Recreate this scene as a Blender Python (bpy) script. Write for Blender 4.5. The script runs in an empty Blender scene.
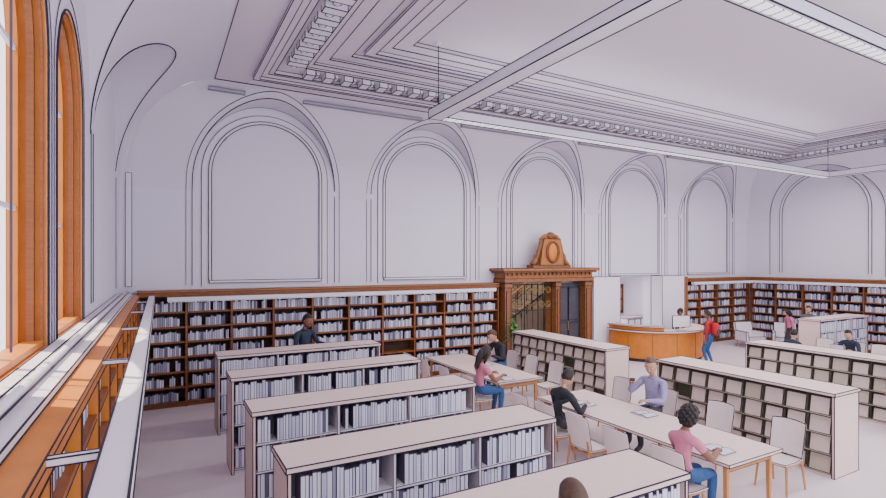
import bpy, math, random
from mathutils import Vector, Matrix
random.seed(7)
V=Vector
# ---------------------------------------------------------------- materials
MATS={}
def mat(name,col,rough=0.6,var=0.06,scale=6.0,emit=0.0,metal=0.0,stretch=None,bump=0.0):
    if name in MATS: return MATS[name]
    m=bpy.data.materials.new(name); m.use_nodes=True
    nt=m.node_tree; b=nt.nodes['Principled BSDF']
    b.inputs['Roughness'].default_value=rough; b.inputs['Metallic'].default_value=metal
    tc=nt.nodes.new('ShaderNodeTexCoord'); mp=nt.nodes.new('ShaderNodeMapping')
    nz=nt.nodes.new('ShaderNodeTexNoise'); nz.inputs['Scale'].default_value=scale; nz.inputs['Detail'].default_value=4
    if stretch: mp.inputs['Scale'].default_value=stretch
    nt.links.new(tc.outputs['Object'],mp.inputs['Vector']); nt.links.new(mp.outputs['Vector'],nz.inputs['Vector'])
    cr=nt.nodes.new('ShaderNodeValToRGB')
    c0=[max(0,c*(1-var)) for c in col]; c1=[min(1,c*(1+var)) for c in col]
    cr.color_ramp.elements[0].position=0.3; cr.color_ramp.elements[1].position=0.7
    cr.color_ramp.elements[0].color=(*c0,1); cr.color_ramp.elements[1].color=(*c1,1)
    nt.links.new(nz.outputs['Fac'],cr.inputs['Fac']); nt.links.new(cr.outputs['Color'],b.inputs['Base Color'])
    if emit>0:
        nt.links.new(cr.outputs['Color'],b.inputs['Emission Color']); b.inputs['Emission Strength'].default_value=emit
    if bump>0:
        bp=nt.nodes.new('ShaderNodeBump'); bp.inputs['Strength'].default_value=bump; bp.inputs['Distance'].default_value=0.01
        nt.links.new(nz.outputs['Fac'],bp.inputs['Height']); nt.links.new(bp.outputs['Normal'],b.inputs['Normal'])
    MATS[name]=m; return m
WALL=mat('plaster_wall',(.72,.70,.82),.85,.005,1.5)
COVE=mat('plaster_cove',(.70,.67,.78),.85,.005,1.5)
CEIL=mat('plaster_ceiling',(.64,.59,.67),.85,.005,1.0)
TRIM=mat('plaster_trim',(.76,.74,.84),.8,.005)
FLOOR=mat('floor_terrazzo',(.74,.65,.68),.55,.02,2.0)
INK=mat('dark_edge',(.015,.012,.028),.9,.02)
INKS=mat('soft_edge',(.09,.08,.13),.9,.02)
WOODD=mat('bookcase_wood',(.24,.075,.016),.5,.25,5,stretch=(1,1,8))
WOODB=mat('bookcase_back',(.05,.02,.008),.7,.2,4)
WOODO=mat('oak_orange',(.58,.185,.015),.45,.10,5)
WOODE=mat('portal_oak',(.36,.13,.025),.45,.15,6)
WOODL=mat('light_oak',(.50,.22,.07),.5,.1,6,stretch=(1,6,1))
WOODP=mat('carved_walnut',(.24,.09,.022),.45,.25,9)
TOPP=mat('laminate_pink',(.78,.61,.57),.5,.02)
WHITE=mat('white_panel',(.78,.73,.79),.5,.02)
CHAIRW=mat('chair_shell',(.76,.66,.64),.5,.02)
DARK=mat('dark_liner',(.05,.045,.06),.9,.05)  # plain dark colour of the desk's bottom band
GREYL=mat('shelf_liner',(.16,.15,.21),.9,.05)
BK=[mat('book_white',(.72,.72,.85),.7,.03),mat('book_lavender',(.52,.53,.68),.7,.03),
    mat('book_grey',(.33,.33,.44),.7,.03),mat('book_slate',(.12,.12,.19),.7,.03)]
COVER=mat('cover_greige',(.60,.49,.45),.7,.06,3)
COVER2=mat('cover_sand',(.44,.38,.31),.7,.06,3)
OLIVE=mat('display_frame',(.06,.055,.035),.8,.05)
IRON=mat('wrought_iron',(.04,.035,.035),.4,.1,metal=.6)
BRASS=mat('aged_brass',(.35,.22,.08),.4,.1,metal=.5)
LAMP=mat('lamp_diffuser',(.95,.95,1.0),.4,.01,emit=1.0)
SCREEN=mat('screen_dark',(.06,.07,.09),.2,.1)
LAPT=mat('laptop_shell',(.60,.62,.74),.4,.02)
DOORM=mat('dark_door',(.045,.045,.06),.4,.2)
LEAF=mat('leaf_green',(.07,.24,.04),.5,.3,10)
STONE=mat('vestibule_stone',(.30,.24,.19),.7,.1,3)
# ---------------------------------------------------------------- mesh builder
class MB:
    def __init__(s): s.v=[];s.f=[];s.m=[];s.sm=[];s.mats=[]
    def mi(s,m):
        if m not in s.mats: s.mats.append(m)
        return s.mats.index(m)
    def add(s,vs,fs,m,M=None,smooth=False):
        o=len(s.v); k=s.mi(m)
        if M is not None: vs=[M@V(p) for p in vs]
        s.v.extend([tuple(p) for p in vs])
        for f in fs: s.f.append(tuple(i+o for i in f)); s.m.append(k); s.sm.append(smooth)
    def box(s,a,b,m,M=None,line=0,lm=None):
        x0,y0,z0=a;x1,y1,z1=b
        vs=[(x0,y0,z0),(x1,y0,z0),(x1,y1,z0),(x0,y1,z0),(x0,y0,z1),(x1,y0,z1),(x1,y1,z1),(x0,y1,z1)]
        s.add(vs,[(3,2,1,0),(4,5,6,7),(0,1,5,4),(1,2,6,5),(2,3,7,6),(3,0,4,7)],m,M)
        if line>0:
            for i,j in ((0,1),(1,2),(2,3),(3,0),(4,5),(5,6),(6,7),(7,4),(0,4),(1,5),(2,6),(3,7)):
                s.tube([vs[i],vs[j]],line,lm or INK,M=M,n=4)
    def tube(s,pts,r,m,M=None,n=4,closed=False,smooth=False,cap=True):
        P=[V(p) for p in pts]
        if M is not None: P=[M@p for p in P]
        N=len(P)
        R=list(r) if isinstance(r,(list,tuple)) else [r]*N
        T=[]
        for i in range(N):
            if closed: t=P[(i+1)%N]-P[i-1]
            else: t=P[min(i+1,N-1)]-P[max(i-1,0)]
            if t.length<1e-9: t=V((0,0,1))
            T.append(t.normalized())
        ref=V((0,0,1)) if abs(T[0].z)<.9 else V((1,0,0))
        u=(ref-T[0]*ref.dot(T[0])).normalized()
        vs=[]
        for i in range(N):
            u=(u-T[i]*u.dot(T[i]))
            u=u.normalized() if u.length>1e-6 else V((1,0,0))
            w=T[i].cross(u)
            for k in range(n):
                a=2*math.pi*(k+.5)/n
                vs.append(P[i]+(u*math.cos(a)+w*math.sin(a))*R[i])
        fs=[]
        for i in range(N if closed else N-1):
            j=(i+1)%N
            for k in range(n):
                k2=(k+1)%n; fs.append((i*n+k,i*n+k2,j*n+k2,j*n+k))
        if not closed and cap:
            fs.append(tuple(range(n))[::-1]); fs.append(tuple((N-1)*n+k for k in range(n)))
        s.add(vs,fs,m,None,smooth)
    def ell(s,c,r,m,M=None,nu=14,nv=9,fn=None):
        vs=[];fs=[]
        for j in range(nv+1):
            ph=math.pi*j/nv
            for i in range(nu):
                th=2*math.pi*i/nu
                p=V((math.sin(ph)*math.cos(th),math.sin(ph)*math.sin(th),math.cos(ph)))
                if fn: p=fn(p)
                vs.append((c[0]+p.x*r[0],c[1]+p.y*r[1],c[2]+p.z*r[2]))
        for j in range(nv):
            for i in range(nu):
                i2=(i+1)%nu; fs.append((j*nu+i,(j+1)*nu+i,(j+1)*nu+i2,j*nu+i2))
        s.add(vs,fs,m,M,True)
    def prism(s,poly,z0,z1,m,M=None,line=0):
        n=len(poly)
        vs=[(p[0],p[1],z0) for p in poly]+[(p[0],p[1],z1) for p in poly]
        fs=[tuple(range(n))[::-1],tuple(range(n,2*n))]+[(i,(i+1)%n,n+(i+1)%n,n+i) for i in range(n)]
        s.add(vs,fs,m,M)
        if line:
            s.tube([(p[0],p[1],z1) for p in poly],line,INK,M=M,closed=True)
            s.tube([(p[0],p[1],z0) for p in poly],line,INK,M=M,closed=True)
    def obj(s,name,parent=None,origin=None,bevel=0):
        if origin is None:
            xs=[p[0] for p in s.v];ys=[p[1] for p in s.v];zs=[p[2] for p in s.v]
            origin=V(((min(xs)+max(xs))/2,(min(ys)+max(ys))/2,min(zs)))
        me=bpy.data.meshes.new(name)
        me.from_pydata([(p[0]-origin.x,p[1]-origin.y,p[2]-origin.z) for p in s.v],[],s.f)
        for m in s.mats: me.materials.append(m)
        me.polygons.foreach_set('material_index',s.m); me.polygons.foreach_set('use_smooth',s.sm)
        me.update()
        o=bpy.data.objects.new(name,me); bpy.context.scene.collection.objects.link(o)
        if parent:
            o.parent=parent; o.location=origin-parent.location
        else: o.location=origin
        return o
def frame(o,xd,yd,zd=(0,0,1)):
    M=Matrix.Identity(4)
    for i,a in enumerate((xd,yd,zd)):
        for k in range(3): M[k][i]=a[k]
    for k in range(3): M[k][3]=o[k]
    return M
# ---------------------------------------------------------------- dimensions
XL,XR,YB,YN=-0.8,22.9,13.5,-0.3
ZS,ZC=5.0,7.3
CL,CB,CR=1.86,1.3,1.0
def cov(t,c):
    q=max(0,min(1,1-t/c)); return ZS+(ZC-ZS)*math.sqrt(max(0,1-q**2.0))
def covinv(z,c):
    q=(z-ZS)/(ZC-ZS)
    if q<=0: return 0
    q=min(q,1); return c*(1-math.sqrt(max(0,1-q*q)))
def lun(x,c,w,sp,rise):
    u=(x-c)/w
    if abs(u)>=1: return -1
    return sp+rise*math.sqrt(1-u*u)
# ---------------------------------------------------------------- floor
b=MB(); b.box((XL-.3,YN-1.2,-.2),(XR+.3,YB+4.2,0),FLOOR); b.obj('floor')
# ---------------------------------------------------------------- wall builder
def wall(name,M,L,zt,opens,thick,revm,blind=()):
    b=MB(); xs={0,L}
    for o in opens:
        c,w=o['c'],o['w']; xs.add(c-w); xs.add(c+w)
        if o['rise']>0:
            for i in range(1,24): xs.add(c-w*math.cos(math.pi*i/24))
    xs=sorted(xs)
    def top(o,x):
        u=(x-o['c'])/o['w']; return o['sp']+o['rise']*math.sqrt(max(0,1-u*u))
    for a,c in zip(xs[:-1],xs[1:]):
        mid=(a+c)/2; op=None
        for o in opens:
            if abs(mid-o['c'])<o['w']: op=o
        if not op: b.add([(a,0,0),(c,0,0),(c,0,zt),(a,0,zt)],[(0,1,2,3)],WALL,M)
        else:
            if op['sill']>0:
                b.add([(a,0,0),(c,0,0),(c,0,op['sill']),(a,0,op['sill'])],[(0,1,2,3)],WALL,M)
            za,zc=top(op,a),top(op,c)
            b.add([(a,0,za),(c,0,zc),(c,0,zt),(a,0,zt)],[(0,1,2,3)],WALL,M)
            b.add([(a,0,za),(c,0,zc),(c,thick,zc),(a,thick,za)],[(0,3,2,1)],revm,M)
            if op['sill']>0: b.add([(a,0,op['sill']),(c,0,op['sill']),(c,thick,op['sill']),(a,thick,op['sill'])],[(0,1,2,3)],revm,M)
    for o in opens:
        for x in (o['c']-o['w'],o['c']+o['w']):
            b.add([(x,0,o['sill']),(x,thick,o['sill']),(x,thick,o['sp']),(x,0,o['sp'])],[(0,1,2,3)],revm,M)
    return b
def archpts(c,w,z0,sp,rise,y,n=24):
    pts=[(c-w,y,z0)]
    for i in range(n+1):
        a=math.pi*i/n; pts.append((c-w*math.cos(a),y,sp+rise*math.sin(a)))
    pts.append((c+w,y,z0)); return pts
def archband(b,c,w0,w1,z0,sp,proj,m,M,lines=(0,),lr=.009):
    A=archpts(c,w0,z0,sp,w0,0);B=archpts(c,w1,z0,sp,w1,0);n=len(A)
    vs=[];fs=[]
    for p in A: vs+= [(p[0],0,p[2]),(p[0],-proj,p[2])]
    o=len(vs)
    for p in B: vs+= [(p[0],0,p[2]),(p[0],-proj,p[2])]
    for i in range(n-1):
        fs+=[(2*i,2*i+1,2*i+3,2*i+2),(2*i+1,o+2*i+1,o+2*i+3,2*i+3),(o+2*i,o+2*i+2,o+2*i+3,o+2*i+1)]
    b.add(vs,fs,m,M)
    for t in lines:
        w=w0+(w1-w0)*t
        b.tube(archpts(c,w,z0,sp,w,-proj),lr,INK,M=M)
# back wall
MBk=frame((XL,YB,0),(1,0,0),(0,1,0))
bay=[2.4,6.88,11.3,15.7,20.1]
opens=[dict(c=11.15-XL,w=1.55,sill=0,sp=2.62,rise=0),dict(c=15.5-XL,w=1.1,sill=0,sp=2.75,rise=0)]
b=wall('wall_back',MBk,XR-XL,7.35,opens,.35,TRIM)
b.obj('wall_back')
MLf=frame((XL,YN,0),(0,1,0),(-1,0,0))
wins=[dict(c=4.35-YN,w=.86,sill=2.62,sp=4.95,rise=.86),dict(c=6.5-YN,w=.86,sill=2.62,sp=4.95,rise=.86)]
b=wall('wall_left',MLf,YB-YN,7.35,wins,.26,WOODO); b.obj('wall_left')
MRt=frame((XR,YB,0),(0,-1,0),(1,0,0))
b=wall('wall_right',MRt,YB-YN,7.35,[],.3,TRIM); b.obj('wall_right')
# blind arches
k=1
for c in bay:
    b=MB(); cc=c-XL
    archband(b,cc,1.30,1.37,2.86,5.45,.03,TRIM,MBk,(0,1),.013)
    archband(b,cc,1.37,1.52,2.72,5.45,.015,TRIM,MBk,(1,),.010)
    b.box((cc-1.35,-.07,2.80),(cc+1.35,-.005,2.86),TRIM,MBk,line=.009)
    b.obj('trim_shade_line_%d'%k); k+=1
for c in (13.5-10.5,13.5-6.1,13.5-1.7):
    b=MB(); archband(b,c,1.5,1.6,2.86,5.3,.03,TRIM,MRt,(0,1),.013)
    b.obj('trim_shade_line_%d'%k); k+=1
b=MB()
b.box((.14,-.03,2.75),(.26,-.002,5.3),TRIM,MBk,line=.007)
b.obj('trim_shade_line_%d'%k); k+=1
# shade along the top of the back cove, put in as dark grey strips
b=MB(); SHADE=mat('cove_shade',(.36,.34,.42),.9,.01)
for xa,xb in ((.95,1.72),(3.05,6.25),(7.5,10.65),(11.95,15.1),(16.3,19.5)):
    b.box((xa,12.47,7.13),(xb,12.55,7.2),SHADE,line=.004)
b.obj('trim_shade_line_%d'%k); k+=1
# coves
def cove(name,M,L,c,cL,cR,luns,dbl=True,lr0=.014):
    global k
    b=MB(); xs={0,L,cL,L-cR}
    for (lc,w,sp,rise) in luns:
        for i in range(0,41): xs.add(round(lc-w*math.cos(math.pi*i/40),5))
    x=0
    while x<L: xs.add(round(x,3)); x+=.3
    xs=sorted(x for x in xs if 0<=x<=L); N=12
    cols=[];bars=[]
    for x in xs:
        tm=c*min(1,x/cL if cL else 1,(L-x)/cR if cR else 1)
        z=-1
        for l in luns: z=max(z,lun(x,*l))
        tg=min(covinv(z,c) if z>ZS else 0,tm)
        cols.append([(x,-(tg+(tm-tg)*(i/N)**1.6),cov(tg+(tm-tg)*(i/N)**1.6,c)) for i in range(N+1)])
        bars.append([(x,0,max(z,ZS) if tg>0 else cov(0,c)),(x,-tg,cov(tg,c))])
    vs=[];fs=[]
    for col in cols: vs+=col
    for i in range(len(cols)-1):
        for j in range(N):
            a=i*(N+1)+j; fs.append((a,a+1,a+N+2,a+N+1))
    b.add(vs,fs,COVE,M,True)
    vs=[];fs=[]
    for p in bars: vs+=p
    for i in range(len(bars)-1): fs.append((2*i,2*i+1,2*i+3,2*i+2))
    b.add(vs,fs,COVE,M,True)
    b.obj(name)
    b=MB()  # outlines only: dark tubes added along the vault edges
    for (lc,w,sp,rise) in luns:
        for dw,off,lr in ((0,0,lr0),(.13,.1,lr0*.7)):
            if dw and not dbl: continue
            pts=[]; wall_pts=[]
            for i in range(41):
                x=lc-(w+dw)*math.cos(math.pi*i/40)
                if x<0.02 or x>L-.02: continue
                z=lun(x,lc,w+dw,sp,rise+off)
                if z<ZS: z=ZS
                tm=c*min(1,x/cL if cL else 1,(L-x)/cR if cR else 1)
                t0=covinv(min(z,ZC-.005),c); t=min(t0,tm)
                if t0>tm+.25: continue
                pts.append((x,-t,cov(t,c)-.01))
                wall_pts.append((x,-.01,z-.0))
            b.tube(pts,lr,INK,M=M)
            if dw==0 and dbl: b.tube(wall_pts,.008,INKS,M=M)
            for e in (0,-1): b.tube([(pts[e][0],-.012,2.75),(pts[e][0],-.012,ZS+.05)],lr*.8,INKS,M=M)
    b.obj('trim_shade_line_%d'%k); k+=1
LW,SPR,RS=1.72,5.2,1.98
cove('cove_back',MBk,XR-XL,CB,CL,CR,[(c-XL,LW,SPR,RS) for c in bay])
cove('cove_left',MLf,YB-YN,CL,0,CB,[(c-YN,2.1,SPR,RS-.1) for c in (1.55,6.1,10.55)],False,.011)
cove('cove_right',MRt,YB-YN,CR,CB,0,[(13.5-c,2.0,SPR,RS-.1) for c in (10.5,6.1,1.7)],False)
# ceiling coffer
def R(s): return (1.06+(4.6-1.06)*s, 21.9+(20.5-21.9)*s, YN+1.2+(3.3-.9)*s, 12.2+(9.6-12.2)*s)
prof=[(-.0,7.3),(.2,7.3),(.2,7.24),(.235,7.24),(.235,7.3),(.28,7.34),(.31,7.34),(.31,7.42),(.47,7.42),(.47,7.46),(.51,7.50),(.51,7.55),(.59,7.58),(.59,7.62),(.70,7.62),(.70,7.68),(.76,7.70),(.76,7.64),(.82,7.64),(.82,7.72),(.9,7.75),(1,7.78),(1,7.86)]
b=MB(); rings=[]
for s_,z in prof:
    x0,x1,y0,y1=R(s_); rings.append([(x0,y0,z),(x1,y0,z),(x1,y1,z),(x0,y1,z)])
for A,B in zip(rings[:-1],rings[1:]):
    for i in range(4):
        j=(i+1)%4; b.add([A[i],A[j],B[j],B[i]],[(0,1,2,3)],CEIL)
A=rings[-1]; b.add(A,[(0,1,2,3)],CEIL)
b.add([(XL,YN-.1,7.3),(XR,YN-.1,7.3),(21.9,.9,7.3),(1.06,.9,7.3)],[(0,1,2,3)],CEIL)
b.box((XL-.3,YN-.1,8.0),(XR+.3,YB+.3,8.1),CEIL)
b.obj('ceiling')
b=MB()  # outlines only: dark tubes drawn along each coffer step
for i,r in enumerate(rings):
    lr=.013 if i not in (0,1,len(rings)-1) else .015
    b.tube([V(p)-V((0,0,.004)) for p in r],lr,INK if i%2==0 else INKS,closed=True)
b.obj('trim_shade_line_%d'%k); k+=1
# modillions
b=MB()
xa0,xa1,ya0,ya1=R(.33); xb0,xb1,yb0,yb1=R(.45)
x=xb0+.1
while x<xb1-.2:
    b.box((x,yb1,7.31),(x+.2,ya1,7.43),TRIM,line=.010)
    b.box((x+.24,yb1+.08,7.36),(x+.32,ya1-.04,7.43),TRIM,line=.008); x+=.42
y=yb0+.1
while y<yb1-.2:
    for (u0,u1) in ((xa0,xb0),(xb1,xa1)):
        b.box((u0+.05,y,7.31),(u1,y+.2,7.43),TRIM,line=.009)
        rr=[((u0+u1)/2+.07*math.cos(a*math.pi/5),y+.31+.07*math.sin(a*math.pi/5),7.345) for a in range(10)]
        b.ell(((u0+u1)/2,y+.31,7.38),(.08,.08,.06),TRIM,nu=10,nv=6); b.tube(rr,.007,INK,closed=True)
    y+=.42
b.obj('cornice_modillions')
# ---------------------------------------------------------------- windows left
for wi,w in enumerate(wins):
    b=MB(); c=w['c'];hw=w['w']
    for (rw,y,rr,m) in ((hw-.03,.10,.035,WOODD),(hw-.06,.20,.045,WOODO),(hw-.02,.03,.014,WOODD)):
        b.tube(archpts(c,rw,2.64,4.95,rw,y),rr,m,M=MLf,n=4)
    b.box((c-.02,.18,2.64),(c+.02,.22,5.75),WHITE,MLf)
    for z in (3.7,4.95): b.box((c-hw+.05,.18,z),(c+hw-.05,.21,z+.035),WHITE,MLf)
    b.tube(archpts(c,hw+.02,2.62,4.95,hw+.02,-.01),.010,INK,M=MLf)
    b.tube(archpts(c,hw+.16,2.62,4.95,hw+.16,-.01),.006,INKS,M=MLf)
    b.box((c-hw+.01,.02,2.625),(c+hw-.01,.15,2.67),WOODO,MLf)
    b.obj('window_%d'%(wi+1))
b=MB()
b.box((-.795,YN+.02,2.575),(-.5,13.1,2.615),WHITE,line=.005)
b.tube([(-.62,YN+.05,2.645),(-.62,13.05,2.645)],.025,WHITE,n=8,smooth=True)
b.tube([(-.585,YN+.05,2.64),(-.585,13.05,2.64)],.006,INK)
b.tube([(-.70,YN+.05,2.62),(-.70,13.05,2.62)],.005,INK)
b.obj('window_ledge')
# ---------------------------------------------------------------- bookcases
def books(b,M,x0,x1,yf,dep,z,h,fill=.93,wmin=.032,wmax=.06,wts=(8,5,2,1),h0=.68,h1=.9):
    x=x0+.01
    if random.random()<.25: x+=random.random()*.12
    end=x0+(x1-x0)*(fill+random.uniform(-.12,.07)); end=min(end,x1-.01)
    while x<end:
        w=random.uniform(wmin,wmax)
        if x+w>x1: break
        if random.random()<.03: x+=random.uniform(.04,.12); continue
        hh=h*random.uniform(h0,h1)
        m=random.choices(BK,wts)[0]
        yo=random.uniform(0,.015)
        b.box((x,yf+yo,z),(x+w-.009,yf+.05,z+hh),m,M)
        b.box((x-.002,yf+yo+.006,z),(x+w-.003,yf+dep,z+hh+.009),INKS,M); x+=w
def bookcase(name,M,L,H,D,nb,ns,lr=.008,toe=.12):
    b=MB(); t=.05
    b.box((0,D-.02,0),(L,D,H),WOODB,M)
    b.box((0,.03,0),(L,D-.02,toe),WOODD,M)
    b.box((-.0,-.03,H-.13),(L,D,H),WOODO if lr<.008 else WOODD,M,line=lr)
    b.box((-.0,-.05,H-.03),(L,D,H+.01),WOODO if lr<.008 else WOODE,M,line=lr*.7)
    bw=L/nb; sh=(H-.13-toe)/ns
    vm=WOODO if lr<.008 else WOODD
    for i in range(nb+1):
        x=min(max(i*bw-t/2,0),L-t)
        b.box((x,0,0),(x+t,D-.02,H-.13),vm,M)
        b.tube([(x,-.002,0),(x,-.002,H-.13)],lr*.6,INK,M=M); b.tube([(x+t,-.002,0),(x+t,-.002,H-.13)],lr*.6,INK,M=M)
    for j in range(ns):
        z=toe+j*sh
        b.box((0,.01,z-.04),(L,D-.02,z),WOODD,M)
        b.tube([(0,.008,z-.04),(L,.008,z-.04)],lr*.5,INK,M=M)
    o=b.obj(name)
    b=MB()
    for i in range(nb):
        for j in range(ns):
            if random.random()<.03: continue
            books(b,M,i*bw+t/2,(i+1)*bw-t/2,.06,D-.10,toe+j*sh+.001,sh-.04,wts=(4,5,4,2),h0=.55,h1=.78)
    b.obj('books',parent=o)
    return o
MB1=frame((-.42,13.14,0),(1,0,0),(0,1,0))
bookcase('wall_bookcase',MB1,9.66,2.64,.34,10,7)
bookcase('wall_bookcase',frame((18.0,13.14,0),(1,0,0),(0,1,0)),4.45,2.64,.34,4,7)
bookcase('wall_bookcase',frame((-.42,YN+.05,0),(0,1,0),(-1,0,0)),13.38,2.56,.34,13,7,lr=.006)
bookcase('wall_bookcase',frame((22.5,13.1,0),(0,-1,0),(1,0,0)),13.3,2.64,.34,13,7)
b=MB(); b.box((17.92,12.9,0),(17.985,13.48,2.72),WOODO,line=.01); b.obj('bookcase_end_panel')
def pelmet(name,M,L,z):
    b=MB()
    b.box((0,-.37,z-.08),(L,-.26,z+.02),WHITE,M,line=.006)
    b.box((.02,-.36,z-.09),(L-.02,-.27,z-.082),LAMP,M)
    x=.6
    while x<L:
        b.box((x,-.27,z-.05),(x+.04,.0,z-.02),WHITE,M,line=.004); x+=2.2
    return b.obj(name)
pelmet('shelf_picture_light',frame((.15,13.08,0),(1,0,0),(0,1,0)),8.7,2.51)
pelmet('shelf_picture_light',frame((18.1,13.08,0),(1,0,0),(0,1,0)),4.0,2.51)
pelmet('shelf_picture_light',frame((-.45,YN-.1,0),(0,1,0),(-1,0,0)),12.6,2.58)
pelmet('shelf_picture_light',frame((22.44,12.7,0),(0,-1,0),(1,0,0)),12.5,2.51)
# low double-sided stacks
def stack(name,x0,x1,yb,D=.62,H=1.5):
    b=MB(); M=frame((x0,yb-D,0),(1,0,0),(0,1,0)); L=x1-x0; t=.035
    for x in (0,L-t): b.box((x,0,0),(x+t,D,H-.05),TOPP,M,line=.007)
    b.box((-.015,-.015,H-.05),(L+.015,D+.015,H),TOPP,M,line=.007)
    b.box((t,.03,0),(L-t,D-.03,.09),WHITE,M)
    b.box((t,D/2-.01,.09),(L-t,D/2+.01,H-.05),GREYL,M)
    n=3; ns=4; bw=(L-2*t)/n; sh=(H-.05-.09)/ns
    for i in range(1,n):
        x=t+i*bw; b.box((x-.015,.005,.09),(x+.015,D-.005,H-.05),WHITE,M,line=.004)
    for j in range(ns):
        z=.09+j*sh
        b.box((t,.01,z-.025),(L-t,D-.01,z),WHITE,M,line=.004)
    o=b.obj(name); c=MB()
    for i in range(n):
        for j in range(ns):
            z=.09+j*sh+.001
            books(c,M,t+i*bw+.016,t+(i+1)*bw-.016,.02,.2,z,sh-.03,.97,.028,.055,(12,4,.6,.4),.82,.98)
            MF=M@frame((L,D,0),(-1,0,0),(0,-1,0))
            books(c,MF,t+(n-1-i)*bw+.016,t+(n-i)*bw-.016,.02,.2,z,sh-.03,.97,.04,.07,(10,5,1,.6))
    c.obj('books',parent=o)
for yb,x1 in ((11.25,4.28),(9.15,4.22),(7.1,4.12),(5.2,4.0),(3.45,3.95)):
    stack('low_book_stack',.98,x1,yb)
stack('low_book_stack',17.9,21.0,8.9)
stack('low_book_stack',17.9,21.0,5.2)
# face-out display stacks
def display(name,x0,y0,y1,D=.75,H=1.3):
    b=MB(); L=y1-y0
    M=frame((x0,y1,0),(0,-1,0),(1,0,0)); t=.035
    for x in (0,L-t): b.box((x,0,0),(x+t,D,H-.04),TOPP,M,line=.008)
    b.box((-.02,-.02,H-.045),(L+.02,D+.02,H),TOPP,M,line=.008)
    b.box((t,.1,0),(L-t,D-.1,H-.05),OLIVE,M)
    ns=4; sh=(H-.12)/ns; nb=max(3,int(round((L-2*t)/.36))); bw=(L-2*t)/nb
    for side in (0,1):
        MS=M if side==0 else M@frame((L,D,0),(-1,0,0),(0,-1,0))
        b.box((t,.02,0),(L-t,.1,.06),TOPP,MS)
        for j in range(ns):
            z=.06+j*sh
            b.box((t,.0,z-.01),(L-t,.1,z+.01),COVER2,MS,line=.004,lm=OLIVE)
            for i in range(nb):
                xx=t+i*bw
                b.box((xx-.006,.01,z),(xx+.006,.1,z+sh),OLIVE,MS)
                if random.random()<.04: continue
                w=bw*random.uniform(.76,.86); x=xx+(bw-w)/2; h=sh*random.uniform(.80,.9)
                vs=[(x,.005,z+.011),(x+w,.005,z+.011),(x+w,.055,z+h),(x,.055,z+h),(x,.035,z+.011),(x+w,.035,z+.011),(x+w,.085,z+h),(x,.085,z+h)]
                b.add(vs,[(0,1,2,3),(5,4,7,6),(4,0,3,7),(1,5,6,2),(3,2,6,7),(4,5,1,0)],random.choice((COVER,COVER,COVER,COVER2)),MS)
                b.tube(vs[:4],.010,OLIVE,M=MS,closed=True)
    b.obj(name)
display('display_bookshelf',8.95,8.5,12.05)
display('display_bookshelf',8.95,3.95,7.1)
display('display_bookshelf',12.85,3.9,7.6)
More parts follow.
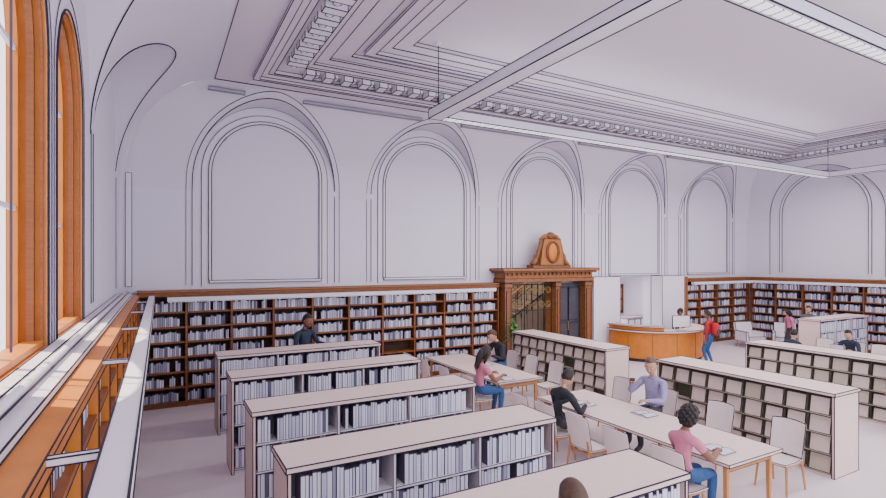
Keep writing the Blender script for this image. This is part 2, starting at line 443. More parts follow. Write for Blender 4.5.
# ---------------------------------------------------------------- tables
def table(name,x0,x1,y0,y1):
    b=MB()
    b.box((x0,y0,.71),(x1,y1,.75),TOPP,line=.006)
    b.box((x0+.12,y0+.12,.66),(x1-.12,y1-.12,.71),WHITE)
    n=3
    for i in range(n):
        y=y0+.12+(y1-y0-.24)*i/(n-1)
        for x in (x0+.12,x1-.12):
            b.tube([(x,y,0),(x,y,.71)],[.028,.04],WOODL,n=4)
        b.box((x0+.12,y-.02,.6),(x1-.12,y+.02,.66),WOODL,line=.004)
    b.obj(name)
table('reading_table',6.25,7.45,3.9,7.65)
table('reading_table',6.25,7.45,8.9,12.3)
table('reading_table',16.2,17.2,6.2,8.6)
def chair(x,y,yaw):
    b=MB(); M=Matrix.Translation((x,y,0))@Matrix.Rotation(yaw,4,'Z')
    nx,ny=6,5; vs=[]
    def seat(i,j,dz):
        u=i/nx*2-1; v=j/ny; return (u*(.22+.01*v),-.2+.43*v,.45+.015*u*u-.02*math.sin(v*math.pi)-.03*max(0,v-.8)*3+dz)
    for dz in (0,-.02):
        for j in range(ny+1):
            for i in range(nx+1): vs.append(seat(i,j,dz))
    o=(nx+1)*(ny+1); fs=[]
    for j in range(ny):
        for i in range(nx):
            a=j*(nx+1)+i; fs+=[(a,a+1,a+nx+2,a+nx+1),(o+a,o+a+nx+1,o+a+nx+2,o+a+1)]
    per=[i for i in range(nx+1)]+[j*(nx+1)+nx for j in range(1,ny+1)]+[ny*(nx+1)+i for i in range(nx-1,-1,-1)]+[j*(nx+1) for j in range(ny-1,0,-1)]
    for a,c in zip(per,per[1:]+per[:1]): fs.append((a,o+a,o+c,c))
    b.add(vs,fs,CHAIRW,M); b.tube([vs[p] for p in per],.005,INK,M=M,closed=True)
    vs=[];nz=6
    for dy in (0,-.02):
        for j in range(nz+1):
            v=j/nz
            for i in range(nx+1):
                u=i/nx*2-1; vs.append((u*(.225+.01*v-.03*max(0,v-.8)),-.20-.10*v+.035*u*u+dy,.47+.50*v-.02*u*u*(v>.9)))
    o=(nx+1)*(nz+1);fs=[]
    for j in range(nz):
        for i in range(nx):
            a=j*(nx+1)+i; fs+=[(a+1,a,a+nx+1,a+nx+2),(o+a,o+a+1,o+a+nx+2,o+a+nx+1)]
    per=[i for i in range(nx+1)]+[j*(nx+1)+nx for j in range(1,nz+1)]+[nz*(nx+1)+i for i in range(nx-1,-1,-1)]+[j*(nx+1) for j in range(nz-1,0,-1)]
    for a,c in zip(per,per[1:]+per[:1]): fs.append((a,c,o+c,o+a))
    b.add(vs,fs,CHAIRW,M); b.tube([vs[p] for p in per],.007,INK,M=M,closed=True)
    for sx in (-1,1):
        b.tube([(sx*.22,.22,0),(sx*.19,.17,.44)],[.015,.02],WOODL,M=M,n=6)
        b.tube([(sx*.22,-.27,0),(sx*.2,-.2,.44),(sx*.19,-.225,.6)],[.015,.02,.014],WOODL,M=M,n=6)
        b.tube([(sx*.2,.19,.40),(sx*.2,-.2,.40)],.014,WOODL,M=M,n=6)
    b.tube([(-.2,.18,.40),(.2,.18,.40)],.014,WOODL,M=M,n=6); b.tube([(-.2,-.2,.40),(.2,-.2,.40)],.014,WOODL,M=M,n=6)
    b.obj('reading_chair')
FX=-math.pi/2; NX=math.pi/2
for y in (4.3,5.15,5.9,6.65,7.35): chair(5.85,y,FX)
for y in (4.2,5.25,6.3,7.3): chair(7.92,y,NX)
for y in (9.1,10.1,11.1,12.0): chair(5.85,y,FX)
for y in (9.3,10.2,11.0,11.9): chair(7.92,y,NX)
for y in (6.7,7.3,8.1): chair(15.85,y,FX); chair(17.55,y,NX)
def laptop(x,y,yaw,z=.752):
    b=MB(); M=Matrix.Translation((x,y,z))@Matrix.Rotation(yaw,4,'Z')
    b.box((-.16,-.11,.002),(.16,.11,.017),LAPT,M,line=.003)
    b.box((-.14,-.02,.017),(.14,.09,.019),SCREEN,M)
    Q=M@Matrix.Translation((0,.11,.015))@Matrix.Rotation(math.radians(-20),4,'X')
    b.box((-.16,0,0),(.16,.008,.22),LAPT,Q,line=.003); b.box((-.15,-.002,.01),(.15,-.0005,.21),SCREEN,Q)
    b.obj('laptop')
def openbook(x,y,yaw,z=.752):
    b=MB(); M=Matrix.Translation((x,y,z))@Matrix.Rotation(yaw,4,'Z')
    for s in (-1,1):
        pts=[(s*.18*i/5,.018*math.sin(math.pi*min(1,i/4))+.012) for i in range(6)]
        vs=[];fs=[]
        for (px,pz) in pts: vs+=[(px,-.13,pz),(px,.13,pz),(px,-.13,.001),(px,.13,.001)]
        for i in range(5): a=i*4; fs+=[(a,a+4,a+5,a+1),(a,a+2,a+6,a+4),(a+1,a+5,a+7,a+3)]
        fs.append((20,22,23,21))
        b.add(vs,fs,LAPT,M)
        b.tube([(s*.18,-.13,.012),(s*.18,.13,.012)],.004,INK,M=M)
        for e in (-.13,.13): b.tube([(px,e,pz) for px,pz in pts],.004,INK,M=M)
    b.tube([(0,-.13,.014),(0,.13,.014)],.004,INK,M=M)
    b.obj('open_book')
openbook(6.62,4.3,FX); openbook(6.68,6.85,FX); openbook(7.1,5.9,NX); openbook(6.6,9.15,FX); openbook(7.1,10.7,NX); laptop(16.85,7.3,NX)
# ---------------------------------------------------------------- pendant ring
b=MB(); z0,z1=6.3,6.48; X0,X1,Y0,Y1,w,wn=4.93,21.0,3.34,9.55,.3,.25
def ringbox(a,c): b.box(a,c,TRIM,line=.011)
ringbox((X0,Y0,z0),(X0+w,Y1,z1)); ringbox((X1-w,Y0,z0),(X1,Y1,z1))
ringbox((X0+w,Y1-wn,z0),(X1-w,Y1,z1)); ringbox((X0+w,Y0,z0),(X1-w,Y0+wn,z1))
b.box((X0+.3,Y1-wn+.05,z0-.012),(X1-.3,Y1-.05,z0-.002),LAMP); b.box((X0+.3,Y0+.05,z0-.012),(X1-.3,Y0+wn-.05,z0-.002),LAMP)
x=X0+.35
while x<X1-.35:
    for yy in (Y1-wn+.04,Y0+.04): b.box((x,yy,z0-.018),(x+.01,yy+wn-.08,z0-.003),INKS)
    x+=.2
for (x,y) in ((X0+.15,Y1-.15),(X1-.15,Y1-.15),(X0+.15,Y0+.15),(X1-.15,Y0+.15)):
    b.tube([(x,y,z1),(x,y,7.86)],.010,INK); b.tube([(x,y,7.8),(x,y,7.86)],.05,TRIM,n=10)
b.obj('linear_pendant_light')
# ---------------------------------------------------------------- portal
b=MB(); yf=12.95
for x0,x1 in ((9.32,9.58),(11.36,11.56),(12.66,12.96)):
    b.box((x0,yf,0),(x1,13.48,2.66),WOODP,line=.010); b.box((x0-.03,yf-.04,0),(x1+.03,13.48,.2),WOODP,line=.01)
    b.box((x0-.03,yf-.04,2.5),(x1+.03,13.48,2.62),WOODP,line=.01)
    b.box((x0+.06,yf-.02,.3),(x1-.06,yf,2.4),WOODD,line=.008)
b.box((9.28,yf-.05,2.66),(13.0,13.48,2.78),WOODP,line=.010)
b.box((9.32,yf-.01,2.78),(12.96,13.48,2.98),WOODE,line=.01)
b.box((9.12,yf-.2,3.02),(13.12,13.48,3.1),WOODE,line=.010)
b.box((9.2,yf-.12,2.96),(13.06,13.48,3.02),WOODP,line=.008)
x=9.4
while x<12.9: b.box((x,yf-.07,2.88),(x+.09,yf-.01,2.95),WOODP); x+=.18
cx=11.15; yc=12.98
b.box((cx-.78,yc-.1,3.1),(cx+.78,yc+.2,3.2),WOODP,line=.01)
for s in (-1,1):
    sp=[]
    for i in range(40):
        t=i/39; a=math.pi*2.4*t; r=.19*(1-t*.8)
        sp.append((cx+s*(.48+r*math.cos(math.pi*.9-a)),yc,3.42+r*math.sin(math.pi*.9-a)))
    b.tube(sp,.05,WOODP,n=6,smooth=True); b.tube([V(p)-V((0,.05,0)) for p in sp],.010,INK)
    b.tube([(cx+s*.72,yc,3.2),(cx+s*.62,yc,3.34),(cx+s*.42,yc,3.75),(cx+s*.36,yc,3.98),(cx+s*.12,yc,4.06)],[.1,.08,.07,.08,.05],WOODP,n=6,smooth=True)
b.prism([(cx-.5,3.2),(cx+.5,3.2),(cx+.42,3.75),(cx+.34,4.04),(cx-.34,4.04),(cx-.42,3.75)],-.05,.12,WOODE,M=frame((0,yc,0),(1,0,0),(0,0,1),(0,-1,0)),line=.010)
b.ell((cx,yc-.12,3.62),(.2,.08,.3),WOODO); ov=[(cx+.24*math.cos(a*math.pi/12),yc-.14,3.62+.33*math.sin(a*math.pi/12)) for a in range(24)]
b.tube(ov,.04,WOODP,n=6,closed=True,smooth=True); b.tube([V(p)-V((0,.042,0)) for p in ov],.009,INK,closed=True)
b.ell((cx,yc-.02,4.16),(.16,.1,.12),WOODP); b.tube([(cx-.42,yc,4.02),(cx-.25,yc,4.14),(cx,yc,4.2),(cx+.25,yc,4.14),(cx+.42,yc,4.02)],[.05,.06,.07,.06,.05],WOODE,n=6,smooth=True)
b.obj('carved_wood_portal')
b=MB()
for x in (9.66,10.2,10.75,11.3): b.tube([(x,13.1,.02),(x,13.1,2.6)],.016,IRON,n=5)
for z in (1.75,2.58): b.tube([(9.64,13.1,z),(11.33,13.1,z)],.018,IRON,n=5)
for i in range(3):
    xc=9.93+i*.545
    for s in (-1,1):
        for (zz,sg) in ((2.38,1),(1.95,-1)):
            sp=[]
            for q in range(20):
                t=q/19;a=t*math.pi*2.6;rr=.13*(1-t*.75); sp.append((xc+s*(.13-rr*math.cos(a)),13.08,zz+sg*rr*math.sin(a)))
            b.tube(sp,.012,BRASS,n=5)
    b.tube([(xc,13.1,1.75),(xc,13.1,2.58)],.012,IRON,n=5)
b.obj('wrought_iron_gate')
b=MB(); b.box((11.58,13.2,0.005),(12.64,13.26,2.6),DOORM,line=.01)
for x in (11.63,12.14):
    for z in (.15,1.35): b.box((x,13.17,z),(x+.44,13.2,z+1.1),DOORM,line=.01)
b.tube([(12.08,13.14,1.0),(12.08,13.14,1.3)],.015,BRASS,n=6); b.tube([(12.08,13.2,1.02),(12.08,13.14,1.02)],.01,BRASS,n=6)
b.obj('door_1')
b=MB()
b.box((9.2,17.0,0),(12.9,17.1,4.0),STONE); b.box((9.1,13.86,0),(9.2,17.1,4.0),STONE); b.box((12.9,13.86,0),(13.0,17.1,4.0),STONE); b.box((9.1,13.86,4.0),(13.0,17.1,4.1),STONE)
b.obj('wall_vestibule')
b=MB()
for i in range(12): b.box((9.7+i*.26,15.3,0),(9.96+i*.26,16.6,.17*(i+1)),STONE,line=.008)
for i in range(13): b.tube([(9.75+i*.25,15.28,.14*i+.1),(9.75+i*.25,15.28,.165*i+1.05)],.014,IRON,n=5)
b.tube([(9.7,15.28,1.05),(12.8,15.28,3.05)],.035,WOODP,n=6); b.tube([(9.7,15.28,.75),(12.8,15.28,2.75)],.014,IRON,n=5); b.tube([(9.7,15.28,.3),(12.8,15.28,2.1)],.03,IRON,n=5)
b.obj('staircase')
# plant stands in front of the left pilaster
b=MB(); px,py=9.3,12.5
b.tube([(px,py,0),(px,py,.5)],[.15,.2],WOODP,n=12,smooth=True); b.tube([(px,py,.45),(px,py,1.35)],.02,WOODD,n=5)
for i in range(60):
    a=i*2.4; e=random.uniform(-.1,1.2); L=random.uniform(.22,.36); z=.85+.6*(i/60); d=V((math.cos(a)*math.cos(e),math.sin(a)*math.cos(e)*.8,math.sin(e)))
    p0=V((px,py,z)); p1=p0+d*L*.6; p2=p0+d*L+V((0,0,-.1)); sd=d.cross(V((0,0,1))).normalized()*.05
    b.add([p0,p1+sd,p2,p1-sd],[(0,1,2,3)],LEAF)
b.obj('potted_plant')
b=MB()
b.box((13.3,16.5,0),(18.6,16.6,3),WALL); b.box((13.2,13.86,0),(13.3,16.6,3),WALL); b.box((18.5,13.86,0),(18.6,16.6,3),WALL); b.box((13.2,13.86,2.95),(18.6,16.6,3.05),CEIL)
b.obj('wall_office')
def picframe(name,x0,x1,z0,z1,y,m,m2):
    b=MB()
    b.box((x0,y-.05,z0),(x1,y,z0+.06),WOODD,line=.008); b.box((x0,y-.05,z1-.06),(x1,y,z1),WOODD,line=.008)
    b.box((x0,y-.05,z0),(x0+.06,y,z1),WOODD,line=.008); b.box((x1-.06,y-.05,z0),(x1,y,z1),WOODD,line=.008)
    b.box((x0+.06,y-.02,z0+.06),(x1-.06,y-.005,z1-.06),m)
    for i in range(3):
        for j in range(2):
            xa=x0+.12+i*(x1-x0-.2)/3; za=z0+.12+j*(z1-z0-.2)/2
            b.box((xa,y-.03,za),(xa+(x1-x0)*.24,y-.02,za+(z1-z0)*.36),m2,line=.005)
    b.obj(name)
picframe('framed_notice_board',16.4,17.6,1.2,2.4,16.49,COVER2,WHITE); picframe('framed_poster',17.75,18.4,1.0,2.3,16.49,SCREEN,WOODO)
b=MB()
b.box((17.3,15.2,.0),(18.4,15.8,.9),WHITE,line=.01); b.box((17.28,15.18,.9),(18.42,15.82,.94),TOPP,line=.01)
for i in range(3): b.box((17.33+i*.36,15.17,.08),(17.66+i*.36,15.2,.86),WHITE,line=.008)
b.obj('office_cabinet')
b=MB(); b.box((13.08,12.98,0),(14.38,13.48,2.78),TRIM,line=.010); b.obj('wall_pier_1')
b=MB(); b.box((16.62,12.98,0),(17.9,13.48,2.78),TRIM,line=.010); b.obj('wall_pier_2')
# ---------------------------------------------------------------- reception desk
b=MB(); cx,cy=15.4,12.55
def arc(r,a0=172,a1=352,n=28): return [(cx+r*math.cos(math.radians(a0+(a1-a0)*i/n)),cy+r*.95*math.sin(math.radians(a0+(a1-a0)*i/n))) for i in range(n+1)]
def band(r0,r1,z0,z1,m,line=0,a0=172,a1=352):
    n=28; A=arc(r0,a0,a1);B=arc(r1,a0,a1); vs=[];fs=[]
    for p,q in zip(A,B): vs+=[(p[0],p[1],z0),(q[0],q[1],z0),(q[0],q[1],z1),(p[0],p[1],z1)]
    for i in range(n):
        a=4*i
        for j in range(4): fs.append((a+j,a+(j+1)%4,a+4+(j+1)%4,a+4+j))
    fs+=[(0,3,2,1),(4*n,4*n+1,4*n+2,4*n+3)]
    b.add(vs,fs,m)
    if line:
        for j in range(4): b.tube([vs[4*i+j] for i in range(n+1)],line,INK)
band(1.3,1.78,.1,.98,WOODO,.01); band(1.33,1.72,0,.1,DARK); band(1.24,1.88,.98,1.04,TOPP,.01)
band(1.7,1.8,1.04,1.16,WOODO,.008,172,235); band(1.5,1.86,1.16,1.2,TOPP,.01,172,235)
for i in range(0,29,4):
    p=arc(1.785)[i]; b.tube([(p[0],p[1],.1),(p[0],p[1],.98)],.007,WOODD)
b.obj('reception_desk')
def monitor(x,y,z,yaw):
    b=MB(); M=Matrix.Translation((x,y,z))@Matrix.Rotation(yaw,4,'Z')
    b.box((-.12,-.09,.001),(.12,.09,.02),WHITE,M,line=.004); b.box((-.025,-.01,.02),(.025,.02,.2),WHITE,M)
    b.box((-.3,-.05,.12),(.3,-.02,.5),WHITE,M,line=.010); b.box((-.28,-.02,.14),(.28,-.015,.48),SCREEN,M); b.obj('desktop_monitor')
monitor(15.0,11.02,1.045,-.4)
def lounge(x,y,yaw):
    b=MB(); M=Matrix.Translation((x,y,0))@Matrix.Rotation(yaw,4,'Z')
    b.box((-.34,-.3,.28),(.34,.34,.44),WHITE,M,line=.012)
    Q=M@Matrix.Translation((0,-.3,.4))@Matrix.Rotation(math.radians(12),4,'X'); b.box((-.36,-.1,0),(.36,.02,.55),WHITE,Q,line=.012)
    for s in (-1,1):
        b.box((s*.38-.05,-.32,.25),(s*.38+.05,.3,.62),WHITE,M,line=.012)
        for yy in (-.28,.28): b.tube([(s*.36,yy*1.1,0),(s*.32,yy,.28)],[.015,.022],WOODL,M=M,n=6)
    b.obj('lounge_armchair')
lounge(20.1,11.7,math.radians(160)); lounge(21.0,10.9,math.radians(120))
# ---------------------------------------------------------------- people
SK1=mat('skin_fair',(.56,.31,.21),.6,.04); SK2=mat('skin_brown',(.24,.11,.065),.6,.04)
HB=mat('hair_black',(.015,.011,.010),.6,.2,40,bump=.3); HN=mat('hair_brown',(.07,.035,.02),.6,.2,40,bump=.3); HG=mat('hair_greybrown',(.12,.08,.06),.6,.2,40,bump=.3)
CBLK=mat('cloth_black',(.02,.022,.03),.85,.15,8); CNAVY=mat('cloth_navy',(.02,.03,.06),.85,.15,8); CPINK=mat('cloth_pink',(.58,.20,.29),.85,.08,8)
CLAV=mat('cloth_lavender',(.33,.30,.50),.85,.12,10); CRED=mat('cloth_red',(.45,.012,.025),.85,.1,8); CGRN=mat('cloth_greygreen',(.11,.15,.13),.85,.15,8)
JEAN=mat('denim_blue',(.035,.10,.25),.9,.15,12); CDK=mat('cloth_charcoal',(.045,.045,.055),.85,.15,8); SHOE=mat('shoe_dark',(.04,.035,.035),.6,.1); SHW=mat('shoe_white',(.6,.6,.62),.6,.05)
LIP=mat('lips',(.38,.13,.12),.6,.05); EYEW=mat('eye_white',(.75,.72,.7),.4,.02); EYED=mat('eye_dark',(.03,.02,.02),.3,.1)
def ik(a,t,l1,l2,pole):
    d=t-a; D=min(d.length,l1+l2-.005); n=d.normalized(); x=(l1*l1-l2*l2+D*D)/(2*D); h=math.sqrt(max(0,l1*l1-x*x))
    p=pole-n*pole.dot(n); p=p.normalized() if p.length>1e-5 else V((0,0,-1))
    return a+n*x+p*h, a+n*D
def sstep(t): t=max(0,min(1,t)); return t*t*(3-2*t)
def person(name,x,y,yaw,sit=True,top=CBLK,bot=JEAN,skin=SK1,hair=HB,style='short',shoe=SHOE,lean=8,hands=None,sleeve=True,sc=1.0,hyaw=0,hpitch=-12,female=False,feet=None,grip=(0.5,0.5),backpack=False,z=0,phone=False,hs=1.12):
    pz=.57 if sit else .95
    P=V((0,0,pz)); LM=Matrix.Rotation(math.radians(-lean),3,'X')
    f=lambda q: P+LM@V(q)
    sw=.165 if female else .19
    J=[('pelvis',P,.125),('waist',f((0,.01,.16)),.105 if female else .122),('chest',f((0,0,.33)),.125 if female else .142),
       ('upper',f((0,-.01,.43)),.095),('neck',f((0,-.005,.50)),.055),('neckt',f((0,.015,.57)),.052)]
    E=[('pelvis','waist','bot'),('waist','chest','top'),('chest','upper','top'),('upper','neck','top'),('neck','neckt','skin')]
    hands=hands or (((.17,.43,.80),(-.17,.43,.80)) if sit else ((.24,.06,.80),(-.24,.06,.80)))
    if feet is None: feet=((.11,.42,.09),(-.11,.42,.09)) if sit else ((.11,-.02,.09),(-.11,.04,.09))
    wr=[]
    for s,H,F,tag in ((1,hands[0],feet[0],'R'),(-1,hands[1],feet[1],'L')):
        sh=f((s*sw,-.01,.415)); el,w=ik(sh,V(H),.29,.26,V((s*.6,-.5,-.8)))
        hip=P+V((s*.09,.02 if sit else 0,-.03)); kn,an=ik(hip,V(F),.45,.43,V((0,1,.35 if sit else 0)))
        J+=[('sh'+tag,sh,.066),('el'+tag,el,.046),('wr'+tag,w,.028),('hip'+tag,hip,.098),('kn'+tag,kn,.064),('an'+tag,an,.042),('toe'+tag,an+V((s*.02,.15,-.045)),.034),('mt'+tag,an+V((s*.01,.07,-.035)),.039),
            ('um'+tag,sh.lerp(el,.45),.056),('fm'+tag,el.lerp(w,.35),.044),('tm'+tag,hip.lerp(kn,.45),.085),('cm'+tag,kn.lerp(an,.35),.060)]
        E+=[('upper','sh'+tag,'top'),('sh'+tag,'um'+tag,'top'),('um'+tag,'el'+tag,'top' if sleeve else 'skin'),('el'+tag,'fm'+tag,'top' if sleeve else 'skin'),('fm'+tag,'wr'+tag,'top' if sleeve else 'skin'),
            ('pelvis','hip'+tag,'bot'),('hip'+tag,'tm'+tag,'bot'),('tm'+tag,'kn'+tag,'bot'),('kn'+tag,'cm'+tag,'bot'),('cm'+tag,'an'+tag,'bot'),('an'+tag,'mt'+tag,'shoe'),('mt'+tag,'toe'+tag,'shoe')]
        wr.append((w,(w-el).normalized(),s))
    idx={n:i for i,(n,_,_) in enumerate(J)}
    me=bpy.data.meshes.new('sk'); me.from_pydata([tuple(p) for _,p,_ in J],[(idx[a],idx[c]) for a,c,_ in E],[])
    ob=bpy.data.objects.new('sk',me); bpy.context.scene.collection.objects.link(ob)
    md=ob.modifiers.new('s','SKIN'); md.branch_smoothing=.6
    sv=me.skin_vertices[0].data
    for i,(_,_,r) in enumerate(J): sv[i].radius=(r,r); sv[i].use_root=(i==0)
    sd=ob.modifiers.new('d','SUBSURF'); sd.levels=2; sd.render_levels=2
    dg=bpy.context.evaluated_depsgraph_get(); ev=ob.evaluated_get(dg); em=ev.to_mesh()
    vv=[v.co.copy() for v in em.vertices]; ff=[tuple(p.vertices) for p in em.polygons]
    ev.to_mesh_clear(); bpy.data.objects.remove(ob); bpy.data.meshes.remove(me)
    Jp={n:(p,r) for n,p,r in J}; ms={'top':top,'bot':bot,'skin':skin,'shoe':shoe}
    def near(c):
        best=None;bd=9
        for a,d,l in E:
            A,ra=Jp[a];B,rb=Jp[d]; ab=B-A; t=max(0,min(1,(c-A).dot(ab)/max(ab.length_squared,1e-9)))
            q=(c-(A+ab*t)).length-(ra*(1-t)+rb*t)
            if q<bd: bd=q;best=(a,d,l,t)
        return best
    LI=LM.inverted(); nv=[]
    for c in vv:
        n=near(c)
        if n[1] in ('waist','chest','upper','neck') or n[0]=='pelvis' and n[1]=='waist':
            q=LI@(c-P); q.x*=1.25; q.y*=.88; c=P+LM@q
        nv.append(c)
    b=MB(); S=Matrix.Translation((x,y,z))@Matrix.Rotation(yaw,4,'Z')@Matrix.Scale(sc,4)
    groups={}
    for fc in ff:
        c=sum((nv[i] for i in fc),V())/len(fc); n=near(c); l=n[2]
        if n[0]=='pelvis' and n[1]=='waist' and n[3]>.35: l='top'
        groups.setdefault(l,[]).append(fc)
    o=len(b.v); b.v.extend([tuple(S@p) for p in nv])
    for l,fs in groups.items():
        kk=b.mi(ms[l])
        for fc in fs: b.f.append(tuple(i+o for i in fc)); b.m.append(kk); b.sm.append(True)
    def loop(cpt,rx,ry,m,r): b.tube([S@(cpt+LM@V((rx*math.cos(a*math.pi/8),ry*math.sin(a*math.pi/8),0))) for a in range(16)],r*sc,m,closed=True,n=5,smooth=True)
    loop(f((0,.0,.485)),.064,.057,top,.014)
    for (w,d,s),g in zip(wr,grip):
        up=V((0,0,1)); side=d.cross(up)
        if side.length<.2: side=V((0,1,0)) if abs(d.z)>.8 else V((1,0,0))
        side=side.normalized(); side=side*(-s)
        if abs(d.z)>.8: side=V((0,1,0))
        nrm=d.cross(side).normalized()
        if nrm.z>0: nrm=-nrm
        if abs(d.z)>.8: nrm=V((-s,0,0))
        HM=frame(w,side,d,nrm)
        b.ell((0,.045,0),(.040,.052,.017),skin,M=S@HM,nu=10,nv=7); b.tube([(0,-.03,0),(0,.02,0)],[.026,.027],skin,M=S@HM,n=8,smooth=True)
        for i,(fx,L) in enumerate(((.028,.072),(.010,.082),(-.010,.076),(-.028,.060))):
            p=[V((fx,.075,0))]; a=0.15
            for sg in (.45,.32,.26):
                a+=g*1.0; p.append(p[-1]+V((fx*.15,math.cos(a),math.sin(a)))*L*sg)
            b.tube(p,[.0105,.0095,.0085,.006],skin,M=S@HM,n=6,smooth=True)
        b.tube([(.03,.015,.004),(.052,.042,.012),(.056,.068,.022),(.05,.088,.03)],[.015,.012,.010,.007],skin,M=S@HM,n=6,smooth=True)
        if phone and s==1: b.box((-.035,.03,.022),(.035,.17,.032),SCREEN,S@HM,line=.003)
    HR=(LM.to_4x4())@Matrix.Rotation(math.radians(hyaw),4,'Z')@Matrix.Rotation(math.radians(hpitch),4,'X')
    hm=S@(Matrix.Translation(f((0,.02,.56))))@HR@Matrix.Scale(hs,4)@Matrix.Translation((0,.012,.102))
    def fn(p):
        q=p.copy()
        if q.z<0: q.x*=1+.30*q.z*abs(q.z); q.y*=1+.12*q.z
        if q.y>0: q.y*=.95
        if q.z<-.3 and q.y>.2: q.y+=.10
        return q
    b.ell((0,0,0),(.076,.096,.118),skin,M=hm,nu=20,nv=14,fn=fn)
    b.tube([(0,.088,.022),(0,.104,-.005),(0,.116,-.028),(0,.094,-.036)],[.007,.010,.014,.008],skin,M=hm,n=6,smooth=True)
    for s in (-1,1):
        b.ell((s*.030,.080,.010),(.014,.010,.008),EYEW,M=hm,nu=8,nv=6); b.ell((s*.030,.087,.010),(.007,.006,.007),EYED,M=hm,nu=8,nv=6)
        b.tube([(s*.014,.094,.028),(s*.03,.094,.033),(s*.046,.082,.028)],.004,hair,M=hm,n=5)
        b.ell((s*.078,-.005,-.003),(.010,.020,.030),skin,M=hm,nu=8,nv=6)
        b.tube([(s*.0,.097,-.060),(s*.013,.095,-.0585),(s*.024,.088,-.060)],[.006,.0055,.003],LIP,M=hm,n=5,smooth=True)
    def hf(p):
        q=p.copy(); k_=1.0
        if style=='curly': k_=1.12
        if style=='long': k_=1.07
        if style=='short': k_=1.0-.13*sstep((-.15-p.z)/.4)
        t=sstep((p.y+.05)/.4)*sstep((.72-p.z)/.35)
        if style in ('curly','long'): t*=1-sstep((abs(p.x)-.7)/.2)
        return q*(k_*(1-t)+.82*t)
    b.ell((0,-.010,.012),(.083,.103,.122),hair,M=hm,nu=26,nv=20,fn=hf)
    if style=='long':
        b.tube([(0,-.06,.06),(0,-.095,-.03),(0,-.10,-.13),(0,-.09,-.24),(0,-.08,-.30)],[.06,.075,.075,.06,.02],hair,M=hm,n=10,smooth=True)
        for s in (-1,1): b.tube([(s*.06,-.0,.07),(s*.085,-.01,-.02),(s*.085,-.02,-.12),(s*.075,-.02,-.2)],[.03,.03,.03,.01],hair,M=hm,n=7,smooth=True)
    if style=='curly':
        N=70
        for i in range(N):
            zz=1-1.85*i/N; a=i*2.39996; rr=math.sqrt(max(0,1-zz*zz)); px,py=rr*math.cos(a),rr*math.sin(a)
            if py>.1 and zz<.45: continue
            b.ell((px*.088,-.014+py*.104,.012+zz*.122),(.024,.024,.024),hair,M=hm,nu=8,nv=6)
    if backpack:
        BM=S@Matrix.Translation(f((0,-.17,.05)))@LM.to_4x4()
        def sq(p):
            e=.6; g=lambda t: math.copysign(abs(t)**e,t); return V((g(p.x),g(p.y),g(p.z)))
        b.ell((0,-.02,.16),(.15,.08,.2),CRED,M=BM,fn=sq); b.ell((0,-.10,.08),(.11,.03,.09),CDK,M=BM,fn=sq)
        for s in (-1,1): b.tube([S@f((s*.1,-.1,.42)),S@f((s*.11,.0,.475)),S@f((s*.12,.115,.40)),S@f((s*.14,.10,.2)),S@f((s*.15,-.06,.1))],.018*sc,CDK,n=6,smooth=True)
        b.tube([(-.03,-.02,.38),(0,-.02,.42),(.03,-.02,.38)],.008,CDK,M=BM,n=5)
    b.obj(name)
person('seated_woman',5.87,4.3,FX,top=CPINK,bot=JEAN,skin=SK2,hair=HB,style='curly',shoe=SHW,sleeve=False,female=True,lean=8,hpitch=-15,sc=1.05,hands=((.16,.46,.80),(-.14,.46,.80)))
person('seated_man',5.87,6.65,FX,top=CBLK,bot=CDK,hair=HB,lean=14,hpitch=-18,hyaw=12,sc=1.1)
person('seated_man',7.84,6.3,NX,top=CLAV,bot=CDK,hair=HG,lean=3,hpitch=-15,hyaw=25,sc=1.16,hands=((.12,.36,.98),(-.2,.4,.78)),grip=(.75,.4),phone=True)
person('seated_woman',5.87,9.1,FX,top=CPINK,bot=JEAN,skin=SK2,hair=HB,style='long',shoe=SHW,sleeve=False,female=True,lean=10,sc=1.12)
person('seated_man',7.84,11.0,NX,top=CBLK,bot=JEAN,hair=HN,lean=18,hpitch=-18,sc=1.18)
person('standing_man',2.98,12.2,math.radians(-150),sit=False,top=CNAVY,bot=CDK,skin=SK2,hair=HB,lean=4,sc=1.19,hands=((.2,.32,1.18),(-.35,.3,1.12)),hpitch=-15)
person('standing_man_with_backpack',15.4,10.25,math.radians(10),sit=False,top=CRED,bot=JEAN,skin=SK2,hair=HB,lean=3,hands=((.2,.3,1.05),(-.22,.05,.82)),backpack=True,shoe=SHW)
person('standing_librarian',16.7,12.35,math.radians(150),sit=False,top=CBLK,bot=CDK,skin=SK2,hair=HB,style='curly',female=True,lean=10,sc=.92)
person('standing_man',20.3,9.75,math.radians(110),sit=False,top=CGRN,bot=CDK,hair=HN,lean=5)
person('standing_woman',20.2,10.3,math.radians(60),sit=False,top=CPINK,bot=CDK,hair=HB,style='long',female=True,lean=12,sc=.92)
person('seated_man',17.5,7.3,NX,top=CNAVY,bot=CDK,hair=HB,lean=12)
person('seated_man',15.88,8.1,FX,top=CNAVY,bot=CDK,hair=HB,lean=12)
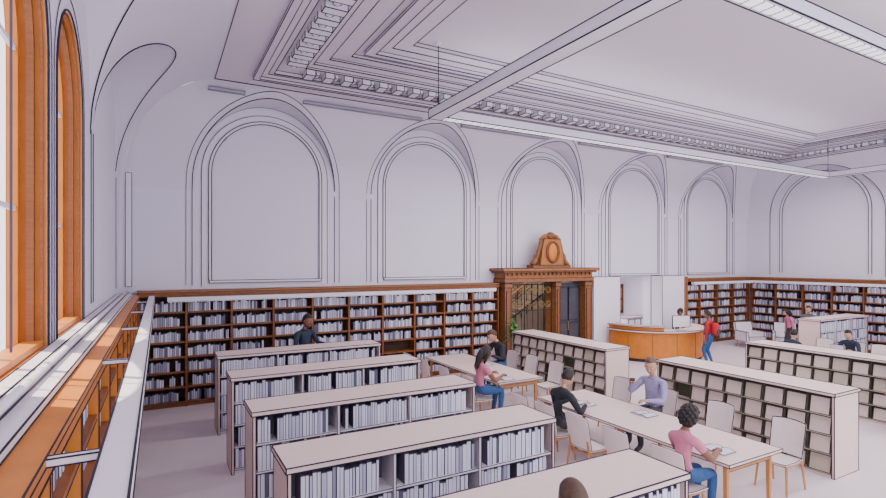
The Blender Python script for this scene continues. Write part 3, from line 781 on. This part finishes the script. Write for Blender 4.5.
person('standing_man',2.33,2.42,math.radians(-20),sit=False,top=CNAVY,bot=CDK,hair=HN,lean=4,hands=((.12,.28,1.1),(-.12,.28,1.1)),hpitch=-20,sc=1.07)
person('standing_woman',12.5,4.38,math.radians(80),sit=False,top=CDK,bot=CNAVY,hair=HN,style='long',female=True,lean=4,sc=.95)
# ---------------------------------------------------------------- light
w=bpy.data.worlds.new('World'); bpy.context.scene.world=w; w.use_nodes=True
bg=w.node_tree.nodes['Background']; bg.inputs[0].default_value=(.93,.89,1.0,1); bg.inputs[1].default_value=2.75
def area(name,loc,sx,sy,power,col,rot=(0,0,0)):
    L=bpy.data.lights.new(name,'AREA'); L.shape='RECTANGLE'; L.size=sx; L.size_y=sy; L.energy=power; L.color=col
    o=bpy.data.objects.new(name,L); o.location=loc; o.rotation_euler=rot; bpy.context.scene.collection.objects.link(o); return o
area('pendant_lamp_glow',(13,9.43,6.26),15.4,.2,480,(1,.92,.90)); area('pendant_lamp_glow',(13,3.46,6.26),15.4,.2,420,(1,.92,.90))
area('pendant_lamp_glow',(13,9.43,6.52),15.4,.2,90,(.95,.93,1),(math.pi,0,0)); area('pendant_lamp_glow',(13,3.46,6.52),15.4,.2,70,(.95,.93,1),(math.pi,0,0))
area('office_fill_light',(15.8,15.2,2.9),2,1,110,(1,.95,.95))  # added fill light that brightens the office, no fixture modelled
area('vestibule_fill_light',(11,15.0,3.9),1.5,1,90,(1,.9,.8))  # added fill so the vestibule reads as lit, no lamp there
S=bpy.data.lights.new('sun','SUN'); S.energy=9; S.color=(1,.88,.70); S.angle=.01
so=bpy.data.objects.new('sun',S); so.location=(-6,4,12); bpy.context.scene.collection.objects.link(so)
so.rotation_euler=V((.30,-.25,-1)).to_track_quat('-Z','Y').to_euler()
# ---------------------------------------------------------------- camera
cam=bpy.data.cameras.new('camera'); co=bpy.data.objects.new('camera',cam); bpy.context.scene.collection.objects.link(co)
co.location=(0,0,3.3); co.rotation_euler=(math.pi/2,0,-math.radians(28.9)); cam.sensor_width=36; cam.lens=514*36/886; cam.shift_y=13/886; cam.clip_start=.02
bpy.context.scene.camera=co
